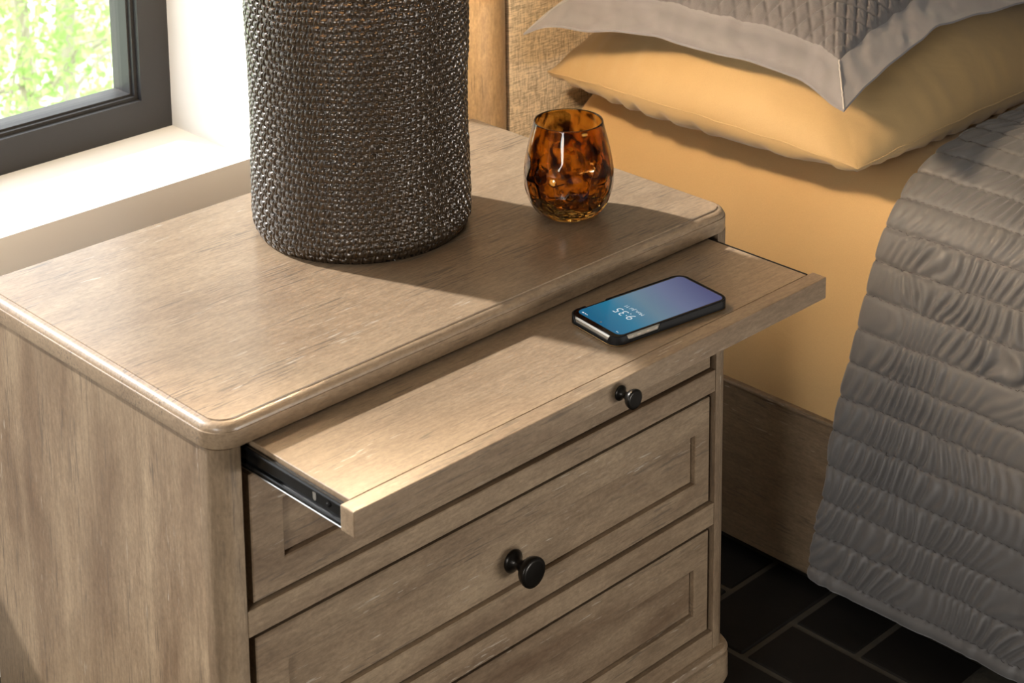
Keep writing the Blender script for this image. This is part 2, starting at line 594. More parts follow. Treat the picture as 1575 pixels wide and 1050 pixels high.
def post(x0, x1, y0, y1, radii):
    bm = bmesh.new()
    o = rrect(x0, x1, y0, y1, radii, 8)
    stack_rings(bm, [[Vector((a, c, z)) for a, c in o] for z in (ZB, ZT)])
    return from_bm('corner_post', bm, W_POST, ns, 'auto')


post(0.0022, PZ, 0.0022, 0.030, (0.0195, 0.0008, 0.0008, 0.0012))
post(NW - PZ, NW - 0.0022, 0.0022, 0.030, (0.0008, 0.0195, 0.0012, 0.0008))
box('side_panel', 0.0034, 0.020, 0.0312, ND - 0.0008, ZB, ZT, W_SIDE, ns)
box('side_panel', NW - 0.020, NW - 0.0034, 0.0312, ND - 0.0008, ZB, ZT, W_SIDE, ns)
box('back_panel', PZ, NW - PZ, ND - 0.018, ND - 0.006, ZB, ZT, W_SIDE, ns)
box('dust_panel', PZ - 0.004, NW - PZ + 0.004, 0.055, ND - 0.02, H - 0.062, H - 0.056, M_DARK, ns)
box('dust_panel', PZ - 0.004, NW - PZ + 0.004, 0.055, ND - 0.02, ZB, ZB + 0.01, M_DARK, ns)

# rails across the front
RAILS = [(-0.2130, -0.1870), (-0.3776, -0.3507), (-0.548, -0.5135)]
for z0, z1 in RAILS:
    box('front_rail', PZ + 0.0004, NW - PZ - 0.0004, 0.0024, 0.024, H + z0, H + z1, W_RAIL, ns, 0.0008, 1)


def make_knob(x, y, z, s, parent):
    bm = bmesh.new()
    prof = [(0.0122, 0.0), (0.0126, 0.002), (0.0105, 0.004), (0.0065, 0.0075), (0.0056, 0.011), (0.0064, 0.0150), (0.0100, 0.0185), (0.0140, 0.0225),
            (0.0160, 0.0270), (0.0164, 0.0300), (0.0160, 0.0318), (0.0120, 0.0324), (0.0002, 0.0328)]
    lathe(bm, [(r * s, h * s) for r, h in prof], 32, (x, y, z), '-Y')
    o = from_bm('knob', bm, M_BRONZE, parent, True)
    return o


# drawers: (z bottom, z top, panel bottom, panel top)
DR = [(-0.1850, -0.0600, -0.1540, -0.0965), (-0.3488, -0.2205, -0.3185, -0.2590), (-0.5118, -0.3858, -0.4840, -0.4255)]
for q, (z0, z1, p0, p1) in enumerate(DR):
    x0, x1, yf = PZ + 0.0110, NW - PZ - 0.0040, 0.0072
    a0, a1 = 0.0745, 0.6445
    bm = bmesh.new()
    # front frame with a stepped opening
    loops = []
    for (bx0, bx1, bz0, bz1, y) in [(x0, x1, z0, z1, 0.026), (x0, x1, z0, z1, yf + 0.0012), (x0 + 0.0012, x1 - 0.0012, z0 + 0.0012, z1 - 0.0012, yf),
                                    (a0 - 0.0012, a1 + 0.0012, p0 - 0.0012, p1 + 0.0012, yf), (a0, a1, p0, p1, yf + 0.0012), (a0, a1, p0, p1, yf + 0.0085)]:
        loops.append([bm.verts.new((bx0, y, H + bz0)), bm.verts.new((bx1, y, H + bz0)), bm.verts.new((bx1, y, H + bz1)), bm.verts.new((bx0, y, H + bz1))])
    for la, lb in zip(loops[:-1], loops[1:]):
        for i in range(4):
            j = (i + 1) % 4
            bm.faces.new((la[i], la[j], lb[j], lb[i]))
    bm.faces.new(loops[0]); bm.faces.new(loops[-1])
    dr = from_bm('drawer', bm, W_DRAWER[q], ns)
    g = 0.0026
    box('inset_panel', a0 + g, a1 - g * 0.5, yf + 0.0062, yf + 0.0084, H + p0 + g * 0.3, H + p1 - g, W_DRAWER[(q + 1) % 3], dr, 0.0007, 1)
    bx = bmesh.new()
    add_box(bx, x0 + 0.01, x1 - 0.01, 0.026, 0.36, H + z0 + 0.008, H + z1 - 0.015)
    from_bm('drawer_box', bx, M_DARK, dr)
    make_knob(0.364, yf + 0.0062, H + (p0 + p1) / 2 - 0.002, 1.0, dr)

# pull-out shelf
ZS, PO, CAP = -0.0273, 0.1474, 0.0181
sh = box('pull_out_shelf', 0.0415, 0.6585, -PO + CAP, 0.30, H + ZS - 0.018, H + ZS, W_SHELF, ns, 0.0005, 1)
box('front_edge', 0.0311, 0.6689, -PO, -PO + CAP - 0.0003, H + ZS - 0.0236, H + ZS, W_RAIL, sh, 0.0009, 2)
make_knob(0.351, -PO, H + ZS - 0.0128, 0.60, sh)
for side in (0, 1):
    def mx(x): return x if side == 0 else NW - x
    def bxm(bm, xa, xb, *r): add_box(bm, min(mx(xa), mx(xb)), max(mx(xa), mx(xb)), *r)
    bm = bmesh.new()
    bxm(bm, 0.0372 if side == 0 else 0.0385, 0.0405 if side == 0 else 0.0413, -PO + CAP + 0.001, 0.28, H + ZS - 0.0232, H + ZS - (0.0045 if side == 0 else 0.0002))
    for zc, rr in ((-0.0052, 0.0020), (-0.0205, 0.0020)):
        tube(bm, [(mx(0.0362), -PO + CAP + 0.001, H + ZS + zc), (mx(0.0362), 0.28, H + ZS + zc)], rr, 10)
    sl = from_bm('slide_rail', bm, M_STEEL, sh)
    bm = bmesh.new()
    bxm(bm, 0.0330, 0.0372, -PO + CAP + 0.001, 0.02, H + ZS - 0.0236, H + ZS - 0.0222, 0.0005, 1)
    from_bm('slide_lip', bm, M_CHROME, sh)
    bm = bmesh.new()
    lathe(bm, [(0.0030, 0), (0.0028, 0.0006), (0.0012, 0.0008)], 16, (0, 0, 0), 'X')
    add_box(bm, 0.0005, 0.0010, -0.0018, 0.0018, -0.0004, 0.0004)
    sgn = -1 if side == 0 else 1
    for v in bm.verts: v.co = Vector((mx(0.0371) + sgn * v.co.x, -0.107 + v.co.y, H + ZS - 0.0115 + v.co.z))
    from_bm('screw', bm, M_STEEL, sh)
    bm = bmesh.new()
    o = rrect(-0.0022, 0.0022, -0.0045, 0.0045, (0.0021,) * 4, 6)
    for (ins, dx) in ((0.0, 0.0),):
        stack_rings(bm, [[Vector((mx(0.0372) + sgn * t, -0.088 + a, H + ZS - 0.0115 + c)) for a, c in o] for t in (-0.0002, 0.0004)])
    from_bm('slide_slot', bm, M_CHROME, sh)

# base moulding and plinth
bm = bmesh.new()
prof = [(0.0, -0.536), (-0.004, -0.538), (-0.0062, -0.5425), (-0.0050, -0.5470), (-0.0030, -0.5490), (-0.0062, -0.5515), (-0.0066, -0.578), (-0.0046, -0.5840), (-0.001, -0.590), (0.004, -0.594)]
rings = []
for ins, z in reversed(prof):
    rings.append([Vector((px, py, H + z)) for px, py in rrect(ins, NW - ins, ins, ND, (0.026, 0.026, 0.004, 0.004), 10)])
stack_rings(bm, rings)
from_bm('base_moulding', bm, W_RAIL, ns, 'auto')
for fx in (0.010, NW - 0.070):
    for fy in (0.010, ND - 0.06):
        box('foot', fx, fx + 0.06, fy, fy + 0.05, 0.0, H - 0.592, W_POST, ns, 0.003)

# ------------------------------------------------------------------ table lamp
LX, LY = 0.38, 0.26
lamp = empty('table_lamp', (LX, LY, H))
tag(lamp, 'dark bronze woven-texture table lamp standing on the nightstand', 'lamp')


def lamp_radius(z):
    z = np.asarray(z, float)
    r = np.full_like(z, 0.1180)
    r = r + 0.0012 * np.sin(z * 30 + 0.5)
    lo = np.clip(1 - z / 0.022, 0, 1)
    r = r - 0.0075 * lo ** 2.0
    hi = np.clip((z - 0.300) / 0.026, 0, 1)
    r = r - 0.028 * (1 - np.sqrt(np.clip(1 - hi ** 2, 0, 1)))
    return r


NC, NRW = 112, 43
SU, SVv = 9, 9
nu, nv = NC * SU, NRW * SVv
s_ = np.arange(nu) / SU
t_ = np.arange(nv + 1) / SVv
SS, TT = np.meshgrid(s_, t_, indexing='ij')
ang_noise = 0.30 * (vnoise2(SS / NC * 16 % 16, TT / 5, 3) - 0.5)
# keep the seam continuous by fading the warp towards it
fade = np.clip(np.minimum(SS, NC - SS) / 4, 0, 1)
Sx = SS + 0.16 * TT * 0 + (vnoise2(SS * 0.45, TT * 0.6, 5) - 0.5) * 0.45 * fade
Tx = TT + (vnoise2(SS * 0.3, TT * 0.45, 6) - 0.5) * 0.55 * fade + 0.25 * np.sin(SS / NC * 2 * PI)
i_ = np.floor(Sx); j_ = np.floor(Tx)
hgt = np.full_like(Sx, -0.25)
for di in (-1, 0, 1):
    for dj in (-1, 0, 1):
        ci, cj = i_ + di, j_ + dj
        dx = (Sx - ci - 0.5) * 2
        dy = (Tx - cj - 0.5) * 2
        k = 0.8 + 0.45 * vnoise2(ci % NC * 3.71, cj * 2.93, 9)
        weft = (ci + cj) % 2 == 0
        hw_ = np.sqrt(np.clip(1 - (dy / 0.93) ** 2, 0, 1)) * np.clip(1 - np.abs(dx / 1.65) ** 3.5, 0, 1) * 1.80 - 0.25
        dxs = dx - 0.22 * dy
        hv_ = np.sqrt(np.clip(1 - (dxs / 0.56) ** 2, 0, 1)) * np.clip(1 - np.abs(dy / 1.60) ** 3.0, 0, 1) * 1.70 - 0.25
        hgt = np.maximum(hgt, np.where(weft, hw_, hv_) * k)
zz = TT / NRW * 0.326
rad = lamp_radius(zz) + 0.0019 * (hgt - 1.4) + 0.0014 * (vnoise2(SS / NC * 8 % 8, TT / 7, 21) - 0.5) * fade
th = SS / NC * 2 * PI + PI * 0.25
P = np.stack([LX + rad * np.cos(th), LY + rad * np.sin(th), H + 0.0006 + zz], -1)
me = grid_mesh('woven_body', P, closed_u=True)


def lamp_mat():
    m, nt, b = new_mat('bronzed_weave')
    tc = N(nt, 'ShaderNodeTexCoord'); nz = N(nt, 'ShaderNodeTexNoise')
    nz.inputs['Scale'].default_value = 260; nz.inputs['Detail'].default_value = 3
    nt.links.new(tc.outputs['Object'], nz.inputs['Vector'])
    r = N(nt, 'ShaderNodeValToRGB')
    r.color_ramp.elements[0].position = 0.3; r.color_ramp.elements[0].color = (0.020, 0.0125, 0.0068, 1)
    r.color_ramp.elements[1].position = 0.75; r.color_ramp.elements[1].color = (0.072, 0.045, 0.023, 1)
    nt.links.new(nz.outputs['Fac'], r.inputs['Fac']); nt.links.new(r.outputs['Color'], b.inputs['Base Color'])
    b.inputs['Metallic'].default_value = 0.35
    b.inputs['Roughness'].default_value = 0.28
    b.inputs['Coat Weight'].default_value = 0.55
    b.inputs['Coat Roughness'].default_value = 0.07
    bp = N(nt, 'ShaderNodeBump'); bp.inputs['Strength'].default_value = 0.35; bp.inputs['Distance'].default_value = 0.0006
    nt.links.new(nz.outputs['Fac'], bp.inputs['Height']); nt.links.new(bp.outputs['Normal'], b.inputs['Normal'])
    return m


M_LAMP = lamp_mat()
body = mesh_obj('woven_body', me, M_LAMP, lamp, True)
body['kind'] = 'stuff'
bm = bmesh.new()
lathe(bm, [(0.1095, 0.0), (0.1095, 0.004), (0.1040, 0.006)], 64, (LX, LY, H))
from_bm('base_disc', bm, M_BRONZE, lamp, True)
bm = bmesh.new()
lathe(bm, [(0.092, 0.3235), (0.088, 0.327), (0.05, 0.330), (0.022, 0.332), (0.014, 0.334), (0.012, 0.337), (0.016, 0.342), (0.016, 0.378), (0.011, 0.382)], 48, (LX, LY, H))
from_bm('lamp_neck', bm, M_BRONZE, lamp, True)


def shade_mat():
    m, nt, b = new_mat('linen_shade')
    nt.nodes.remove(b)
    tc = N(nt, 'ShaderNodeTexCoord'); nz = N(nt, 'ShaderNodeTexNoise'); nz.inputs['Scale'].default_value = 120
    nt.links.new(tc.outputs['Object'], nz.inputs['Vector'])
    mx = N(nt, 'ShaderNodeMix', data_type='RGBA')
    mx.inputs['A'].default_value = (0.78, 0.62, 0.43, 1); mx.inputs['B'].default_value = (0.85, 0.69, 0.50, 1)
    nt.links.new(nz.outputs['Fac'], mx.inputs['Factor'])
    d = N(nt, 'ShaderNodeBsdfDiffuse'); t = N(nt, 'ShaderNodeBsdfTranslucent'); ms = N(nt, 'ShaderNodeMixShader'); ms.inputs[0].default_value = 0.30
    nt.links.new(mx.outputs['Result'], d.inputs['Color']); nt.links.new(mx.outputs['Result'], t.inputs['Color'])
    nt.links.new(d.outputs[0], ms.inputs[1]); nt.links.new(t.outputs[0], ms.inputs[2])
    nt.links.new(ms.outputs[0], nt.nodes['Material Output'].inputs['Surface'])
    return m


bm = bmesh.new()
lathe(bm, [(0.190, 0.365), (0.150, 0.635), (0.1475, 0.635), (0.1875, 0.365), (0.190, 0.365)], 64, (LX, LY, H), cap0=False, cap1=False)
from_bm('lamp_shade', bm, shade_mat(), lamp, True)
bm = bmesh.new()
for a in (0, 2 * PI / 3, 4 * PI / 3):
    tube(bm, [(LX + 0.01 * math.cos(a), LY + 0.01 * math.sin(a), H + 0.62), (LX + 0.149 * math.cos(a), LY + 0.149 * math.sin(a), H + 0.628)], 0.002, 6)
tube(bm, [(LX, LY, H + 0.457), (LX, LY, H + 0.625)], 0.003, 8)
from_bm('shade_spider', bm, M_BRONZE, lamp)
m, nt, b = new_mat('lit_bulb')
b.inputs['Emission Color'].default_value = (1.0, 0.75, 0.48, 1)
b.inputs['Emission Strength'].default_value = 1170.0
bm = bmesh.new()
lathe(bm, [(0.011, 0.381), (0.013, 0.394), (0.020, 0.410), (0.0235, 0.426), (0.021, 0.442), (0.012, 0.453), (0.002, 0.456)], 24, (LX, LY, H))
from_bm('bulb', bm, m, lamp, True)
# ------------------------------------------------------------------ amber tumbler
GX, GY = 0.5556, 0.1174
gl_ = empty('glass_tumbler', (GX, GY, H))
tag(gl_, 'stemless amber tortoiseshell glass tumbler standing between lamp and bed', 'glass')


def amber_mat(name, bumpy):
    m, nt, b = new_mat(name)
    tc = N(nt, 'ShaderNodeTexCoord')
    mp = N(nt, 'ShaderNodeMapping'); mp.inputs['Scale'].default_value = (1, 1, 0.7)
    nt.links.new(tc.outputs['Object'], mp.inputs['Vector'])
    nz = N(nt, 'ShaderNodeTexNoise'); nz.inputs['Scale'].default_value = 75; nz.inputs['Detail'].default_value = 1.5
    nz.inputs['Distortion'].default_value = 0.6
    nt.links.new(mp.outputs[0], nz.inputs['Vector'])
    r = N(nt, 'ShaderNodeValToRGB')
    r.color_ramp.elements[0].position = 0.40; r.color_ramp.elements[0].color = (0.74, 0.42, 0.09, 1)
    r.color_ramp.elements[1].position = 0.64; r.color_ramp.elements[1].color = (0.055, 0.018, 0.009, 1)
    e = r.color_ramp.elements.new(0.54); e.color = (0.58, 0.29, 0.06, 1)
    nt.links.new(nz.outputs['Fac'], r.inputs['Fac'])
    nt.links.new(r.outputs['Color'], b.inputs['Base Color'])
    b.inputs['Transmission Weight'].default_value = 1.0
    b.inputs['Roughness'].default_value = 0.02
    b.inputs['IOR'].default_value = 1.45
    if bumpy:
        vo = N(nt, 'ShaderNodeTexVoronoi'); vo.inputs['Scale'].default_value = 62
        nt.links.new(tc.outputs['Object'], vo.inputs['Vector'])
        sx = N(nt, 'ShaderNodeSeparateXYZ'); nt.links.new(tc.outputs['Object'], sx.inputs[0])
        rp = N(nt, 'ShaderNodeMapRange'); rp.inputs['From Min'].default_value = 0.075; rp.inputs['From Max'].default_value = 0.055
        nt.links.new(sx.outputs['Z'], rp.inputs['Value'])
        bp = N(nt, 'ShaderNodeBump'); bp.inputs['Distance'].default_value = 0.004
        nt.links.new(rp.outputs[0], bp.inputs['Strength'])
        nt.links.new(vo.outputs['Distance'], bp.inputs['Height']); nt.links.new(bp.outputs['Normal'], b.inputs['Normal'])
    return m


def smooth_profile(pts, n):
    pts = np.array(pts, float)
    t = np.arange(len(pts))
    tt = np.linspace(0, len(pts) - 1, n)
    out = []
    for k in range(2):
        y = pts[:, k]
        mslope = np.gradient(y)
        i = np.clip(tt.astype(int), 0, len(pts) - 2); f = tt - i
        h00 = 2 * f ** 3 - 3 * f ** 2 + 1; h10 = f ** 3 - 2 * f ** 2 + f; h01 = -2 * f ** 3 + 3 * f ** 2; h11 = f ** 3 - f ** 2
        out.append(h00 * y[i] + h10 * mslope[i] + h01 * y[i + 1] + h11 * mslope[i + 1])
    return list(zip(out[0], out[1]))


outer = [(0.026, 0.0), (0.0345, 0.0045), (0.0425, 0.015), (0.0480, 0.030), (0.0495, 0.045), (0.0480, 0.062), (0.0440, 0.082), (0.0395, 0.100), (0.0380, 0.1065)]
inner = [(0.0362, 0.1065), (0.0372, 0.100), (0.0412, 0.082), (0.0450, 0.062), (0.0462, 0.045), (0.0445, 0.032), (0.0390, 0.019), (0.0280, 0.0115), (0.012, 0.0095), (0.0008, 0.009)]
prof = smooth_profile(outer, 40) + [(0.0376, 0.1076), (0.0366, 0.1076)] + smooth_profile(inner, 40)
bm = bmesh.new()
lathe(bm, prof, 72, (GX, GY, H + 0.0004))
from_bm('tumbler_body', bm, amber_mat('amber_glass', True), gl_, True)

# ------------------------------------------------------------------ phone
ZSH = H + ZS
phc = (0.4725, -0.0752)
ph = empty('smartphone', (phc[0], phc[1], ZSH))
tag(ph, 'smartphone in a black case, showing a blue lock screen on the pull-out shelf', 'phone')
ph.rotation_euler = (0, 0, math.radians(-8.0))
PL, PWD, PHH = 0.1500, 0.0760, 0.0112


def local(name, bm, mat, smooth=False, parent=ph):
    me = bpy.data.meshes.new(name)
    bmesh.ops.recalc_face_normals(bm, faces=bm.faces)
    bm.to_mesh(me); bm.free()
    o = bpy.data.objects.new(name, me)
    COL.objects.link(o); o.parent = parent
    me.materials.append(mat)
    if smooth:
        me.polygons.foreach_set('use_smooth', [True] * len(me.polygons))
    return o


M_CASE = simple('black_case', (0.004, 0.004, 0.0045), 0.5, noise=0.2, spec=0.3)
M_GOLD = simple('gold_line', (0.72, 0.45, 0.18), 0.25, 1.0, noise=0.1)
M_SILV = simple('champagne_metal', (0.80, 0.74, 0.64), 0.28, 0.8, noise=0.05)
M_BEZ = simple('black_glass', (0.004, 0.004, 0.005), 0.08, noise=0.1)


def slab(bm, l, w, z0, z1, r, edge, seg=8):
    rings = []
    for ins, z in ((edge, z0), (0, z0 + edge), (0, z1 - edge), (edge, z1)):
        rings.append([Vector((a, c, z)) for a, c in rrect(-l / 2 + ins, l / 2 - ins, -w / 2 + ins, w / 2 - ins, (max(r - ins, 0.0005),) * 4, seg)])
    stack_rings(bm, rings)


bm = bmesh.new(); slab(bm, PL, PWD, 0.0002, 0.0018, 0.0125, 0.0004); local('case_back', bm, M_CASE)
bm = bmesh.new(); slab(bm, PL + 0.0006, PWD + 0.0006, 0.0009, 0.0014, 0.0127, 0.0001); local('gold_rim', bm, M_GOLD)
bm = bmesh.new(); slab(bm, PL - 0.0028, PWD - 0.0028, 0.0016, 0.0098, 0.0113, 0.0022); local('phone_body', bm, M_SILV, False)
# bumper of the case: a wall along the outline, cut low where the frame shows
outl = rrect(-PL / 2, PL / 2, -PWD / 2, PWD / 2, (0.0125,) * 4, 10)
dense = []
for (a, c), (a2, c2) in zip(outl, outl[1:] + outl[:1]):
    n = max(1, int(math.hypot(a2 - a, c2 - c) / 0.0012))
    for k in range(n):
        dense.append((a + (a2 - a) * k / n, c + (c2 - c) * k / n))
ri, ro = [], []
hs = []
for a, c in dense:
    h = 0.0106
    def dip(d0, d1, v):
        e = 0.0035
        k = min(max((v - d0) / e, 0), 1) * min(max((d1 - v) / e, 0), 1)
        return k * k * (3 - 2 * k)
    if a < -PL / 2 + 0.006 and abs(c) < PWD / 2 - 0.006:
        h -= 0.0060 * dip(-PWD / 2 + 0.009, PWD / 2 - 0.009, c)
    elif c < -PWD / 2 + 0.004:
        h -= 0.0058 * dip(-PL / 2 + 0.014, -PL / 2 + 0.058, a)
    elif c > PWD / 2 - 0.004:
        h -= 0.0045 * dip(-PL / 2 + 0.022, -PL / 2 + 0.050, a)
    hs.append(h)
def shrink(a, c, d):
    return (a * (1 - 2 * d / PL), c * (1 - 2 * d / PWD))
rings = [[Vector((*p, 0.0014)) for p in dense], [Vector((*p, h - 0.0006)) for p, h in zip(dense, hs)],
         [Vector((*shrink(*p, 0.0006), h)) for p, h in zip(dense, hs)], [Vector((*shrink(*p, 0.0013), h - 0.0003)) for p, h in zip(dense, hs)],
         [Vector((*shrink(*p, 0.0015), 0.0014)) for p in dense]]
bm = bmesh.new(); stack_rings(bm, rings, False, False); local('case_bumper', bm, M_CASE)
bm = bmesh.new(); slab(bm, PL - 0.0042, PWD - 0.0042, 0.0092, 0.0102, 0.0105, 0.0003); local('bezel', bm, M_BEZ)


def screen_mat():
    m, nt, b = new_mat('lock_screen')
    tc = N(nt, 'ShaderNodeTexCoord'); sx = N(nt, 'ShaderNodeSeparateXYZ')
    nt.links.new(tc.outputs['Object'], sx.inputs[0])
    mr = N(nt, 'ShaderNodeMapRange'); mr.inputs['From Min'].default_value = -0.07; mr.inputs['From Max'].default_value = 0.07
    nt.links.new(sx.outputs['X'], mr.inputs['Value'])
    ad = N(nt, 'ShaderNodeMath', operation='MULTIPLY_ADD'); ad.inputs[1].default_value = -1.6
    nt.links.new(sx.outputs['Y'], ad.inputs[0]); nt.links.new(mr.outputs[0], ad.inputs[2])
    r = N(nt, 'ShaderNodeValToRGB'); cr = r.color_ramp
    cr.elements[0].position = 0.05; cr.elements[0].color = lin(22, 104, 142)
    cr.elements[1].position = 1.0; cr.elements[1].color = lin(76, 82, 126)
    for p, c in ((0.25, lin(38, 124, 158)), (0.48, lin(102, 134, 154)), (0.72, lin(104, 116, 150))):
        e = cr.elements.new(p); e.color = c
    nt.links.new(ad.outputs[0], r.inputs['Fac'])
    b.inputs['Base Color'].default_value = (0.004, 0.004, 0.005, 1)
    b.inputs['Roughness'].default_value = 0.12
    nt.links.new(r.outputs['Color'], b.inputs['Emission Color'])
    b.inputs['Emission Strength'].default_value = 0.82
    return m


SL, SW = PL - 0.0125, PWD - 0.0085
bm = bmesh.new()
o = rrect(-SL / 2 + 0.0022, SL / 2 + 0.0022, -SW / 2, SW / 2, (0.007,) * 4, 8)
stack_rings(bm, [[Vector((a, c, z)) for a, c in o] for z in (0.0100, 0.01025)])
scr = local('screen', bm, screen_mat())
m_txt, nt, b = new_mat('screen_text')
b.inputs['Base Color'].default_value = (0.1, 0.1, 0.1, 1)
b.inputs['Emission Color'].default_value = (0.80, 0.88, 0.92, 1)
b.inputs['Emission Strength'].default_value = 0.8


def text(name, body, size, x, y, thin):
    cu = bpy.data.curves.new(name, 'FONT')
    cu.body = body; cu.size = size; cu.align_x = 'CENTER'; cu.align_y = 'CENTER'
    cu.offset = thin
    cu.extrude = 0.00001
    tmp = bpy.data.objects.new(name + '_tmp', cu)
    COL.objects.link(tmp)
    dg = bpy.context.evaluated_depsgraph_get()
    me = bpy.data.meshes.new_from_object(tmp.evaluated_get(dg))
    bpy.data.objects.remove(tmp)
    me.transform(Matrix.Translation((x, y, 0.01034)) @ Matrix.Rotation(math.radians(90), 4, 'Z'))
    me.name = name
    o_ = bpy.data.objects.new(name, me)
    COL.objects.link(o_); o_.parent = scr
    me.materials.clear(); me.materials.append(m_txt)
    return o_


text('clock_text', '9:35', 0.0165, -0.0315, 0.000, -0.00022)
text('date_text', 'Mon, Jul 11', 0.0062, -0.0195, 0.000, -0.00004)
bm = bmesh.new()
lathe(bm, [(0.0010, 0.0103), (0.0010, 0.01036)], 16, (-0.062, 0.0, 0)); local('camera_hole', bm, M_SILV, False, scr)
bm = bmesh.new()
add_box(bm, -0.0635, -0.0618, 0.026, 0.0285, 0.01030, 0.01036); add_box(bm, -0.0632, -0.0621, 0.0225, 0.0245, 0.01030, 0.01036); add_box(bm, -0.0632, -0.0624, 0.020, 0.0215, 0.01030, 0.01036)
local('battery_icon', bm, m_txt, False, scr)
bm = bmesh.new()
for k in range(3): add_box(bm, -0.0632, -0.0628 + 0.0004 * k, -0.0285 + 0.0014 * k, -0.0277 + 0.0014 * k, 0.01030, 0.01036)
local('signal_icon', bm, m_txt, False, scr)
for a0, a1 in ((-0.052, -0.046), (-0.042, -0.034), (-0.031, -0.023)):
    bm = bmesh.new(); add_box(bm, a0, a1, -PWD / 2 + 0.0008, -PWD / 2 + 0.0022, 0.0058, 0.0072, 0.0004, 1); local('side_button', bm, M_SILV)

# ------------------------------------------------------------------ bed
bed = empty('bed', (1.75, -0.40, 0))
tag(bed, 'wooden bed frame with linen-panelled headboard and plain side rails', 'bed')
bm = bmesh.new()
add_box(bm, 1.0, 1.028, -1.50, 0.655, 0.030, H - 0.410, 0.002, 1)
add_box(bm, 0.9975, 1.030, -1.50, 0.655, H - 0.4155, H - 0.4085, 0.0025, 2)
sr = from_bm('side_rail', bm, W_BED, bed)
box('side_rail', 2.572, 2.60, -1.50, 0.655, 0.030, H - 0.410, W_BED, bed, 0.003)
box('foot_rail', 1.0, 2.60, -1.53, -1.50, 0.030, H - 0.30, W_BED, bed, 0.003)
bm = bmesh.new()
add_box(bm, 1.03, 2.57, -1.49, 0.65, 0.19, 0.208)
from_bm('slat_base', bm, M_DARK, bed)
for x in (1.02, 2.53):
    for y in (-1.50, 0.60):
        box('bed_leg', x, x + 0.05, y, y + 0.05, 0.0, 0.19, W_BED, bed)


def post_half(x0, x1):
    bm = bmesh.new()
    o = []
    n = 14
    for k in range(n + 1):
        t = k / n
        o.append((x0 + (x1 - x0) * t, 0.700 - 0.048 * math.sin(PI * t) ** 0.55))
    o += [(x1, 0.715), (x0, 0.715)]
    stack_rings(bm, [[Vector((a, c, z)) for a, c in o] for z in (0.0, 1.25)])
    return from_bm('headboard_post', bm, W_HEAD, bed, 'auto')


post_half(0.900, 1.006)
post_half(2.594, 2.70)


def linen_mat():
    m, nt, b = new_mat('natural_linen')
    L = nt.links.new
    tc = N(nt, 'ShaderNodeTexCoord')
    def thread(sc):
        mp = N(nt, 'ShaderNodeMapping'); mp.inputs['Scale'].default_value = sc
        L(tc.outputs['Object'], mp.inputs[0])
        n = N(nt, 'ShaderNodeTexNoise'); n.inputs['Scale'].default_value = 1; n.inputs['Detail'].default_value = 3
        L(mp.outputs[0], n.inputs['Vector']); return n.outputs['Fac']
    a = thread((800, 800, 70)); c = thread((70, 70, 800))
    mu = N(nt, 'ShaderNodeMath', operation='MULTIPLY'); L(a, mu.inputs[0]); L(c, mu.inputs[1])
    r = N(nt, 'ShaderNodeValToRGB')
    r.color_ramp.elements[0].position = 0.14; r.color_ramp.elements[0].color = (0.36, 0.275, 0.175, 1)
    r.color_ramp.elements[1].position = 0.32; r.color_ramp.elements[1].color = (0.88, 0.72, 0.50, 1)
    L(mu.outputs[0], r.inputs['Fac']); L(r.outputs['Color'], b.inputs['Base Color'])
    b.inputs['Roughness'].default_value = 0.9
    bp = N(nt, 'ShaderNodeBump'); bp.inputs['Strength'].default_value = 0.5; bp.inputs['Distance'].default_value = 0.001
    L(mu.outputs[0], bp.inputs['Height']); L(bp.outputs['Normal'], b.inputs['Normal'])
    return m


box('headboard_panel', 1.006, 2.594, 0.678, 0.715, 0.18, 1.18, linen_mat(), bed, 0.004)
box('headboard_top_rail', 1.006, 2.594, 0.665, 0.715, 1.18, 1.25, W_HEAD, bed, 0.006)


def cloth(name, col, rough=0.75, sheen=0.3, weave=900, noise=0.10, tint=None):
    m, nt, b = new_mat(name)
    L = nt.links.new
    tc = N(nt, 'ShaderNodeTexCoord')
    n = N(nt, 'ShaderNodeTexNoise'); n.inputs['Scale'].default_value = weave; n.inputs['Detail'].default_value = 2
    L(tc.outputs['Object'], n.inputs['Vector'])
    mx = N(nt, 'ShaderNodeMix', data_type='RGBA')
    mx.inputs['A'].default_value = tuple(c * (1 - noise) for c in col) + (1,)
    mx.inputs['B'].default_value = tuple(min(1, c * (1 + noise)) for c in col) + (1,)
    L(n.outputs['Fac'], mx.inputs['Factor']); L(mx.outputs['Result'], b.inputs['Base Color'])
    b.inputs['Roughness'].default_value = rough
    b.inputs['Sheen Weight'].default_value = sheen
    b.inputs['Specular IOR Level'].default_value = 0.35
    n2 = N(nt, 'ShaderNodeTexNoise'); n2.inputs['Scale'].default_value = 9; n2.inputs['Detail'].default_value = 3; n2.inputs['Distortion'].default_value = 0.7
    L(tc.outputs['Object'], n2.inputs['Vector'])
    bp = N(nt, 'ShaderNodeBump'); bp.inputs['Strength'].default_value = 0.25; bp.inputs['Distance'].default_value = 0.012
    L(n2.outputs['Fac'], bp.inputs['Height'])
    bp2 = N(nt, 'ShaderNodeBump'); bp2.inputs['Strength'].default_value = 0.12; bp2.inputs['Distance'].default_value = 0.0005
    L(n.outputs['Fac'], bp2.inputs['Height']); L(bp.outputs['Normal'], bp2.inputs['Normal']); L(bp2.outputs['Normal'], b.inputs['Normal'])
    return m


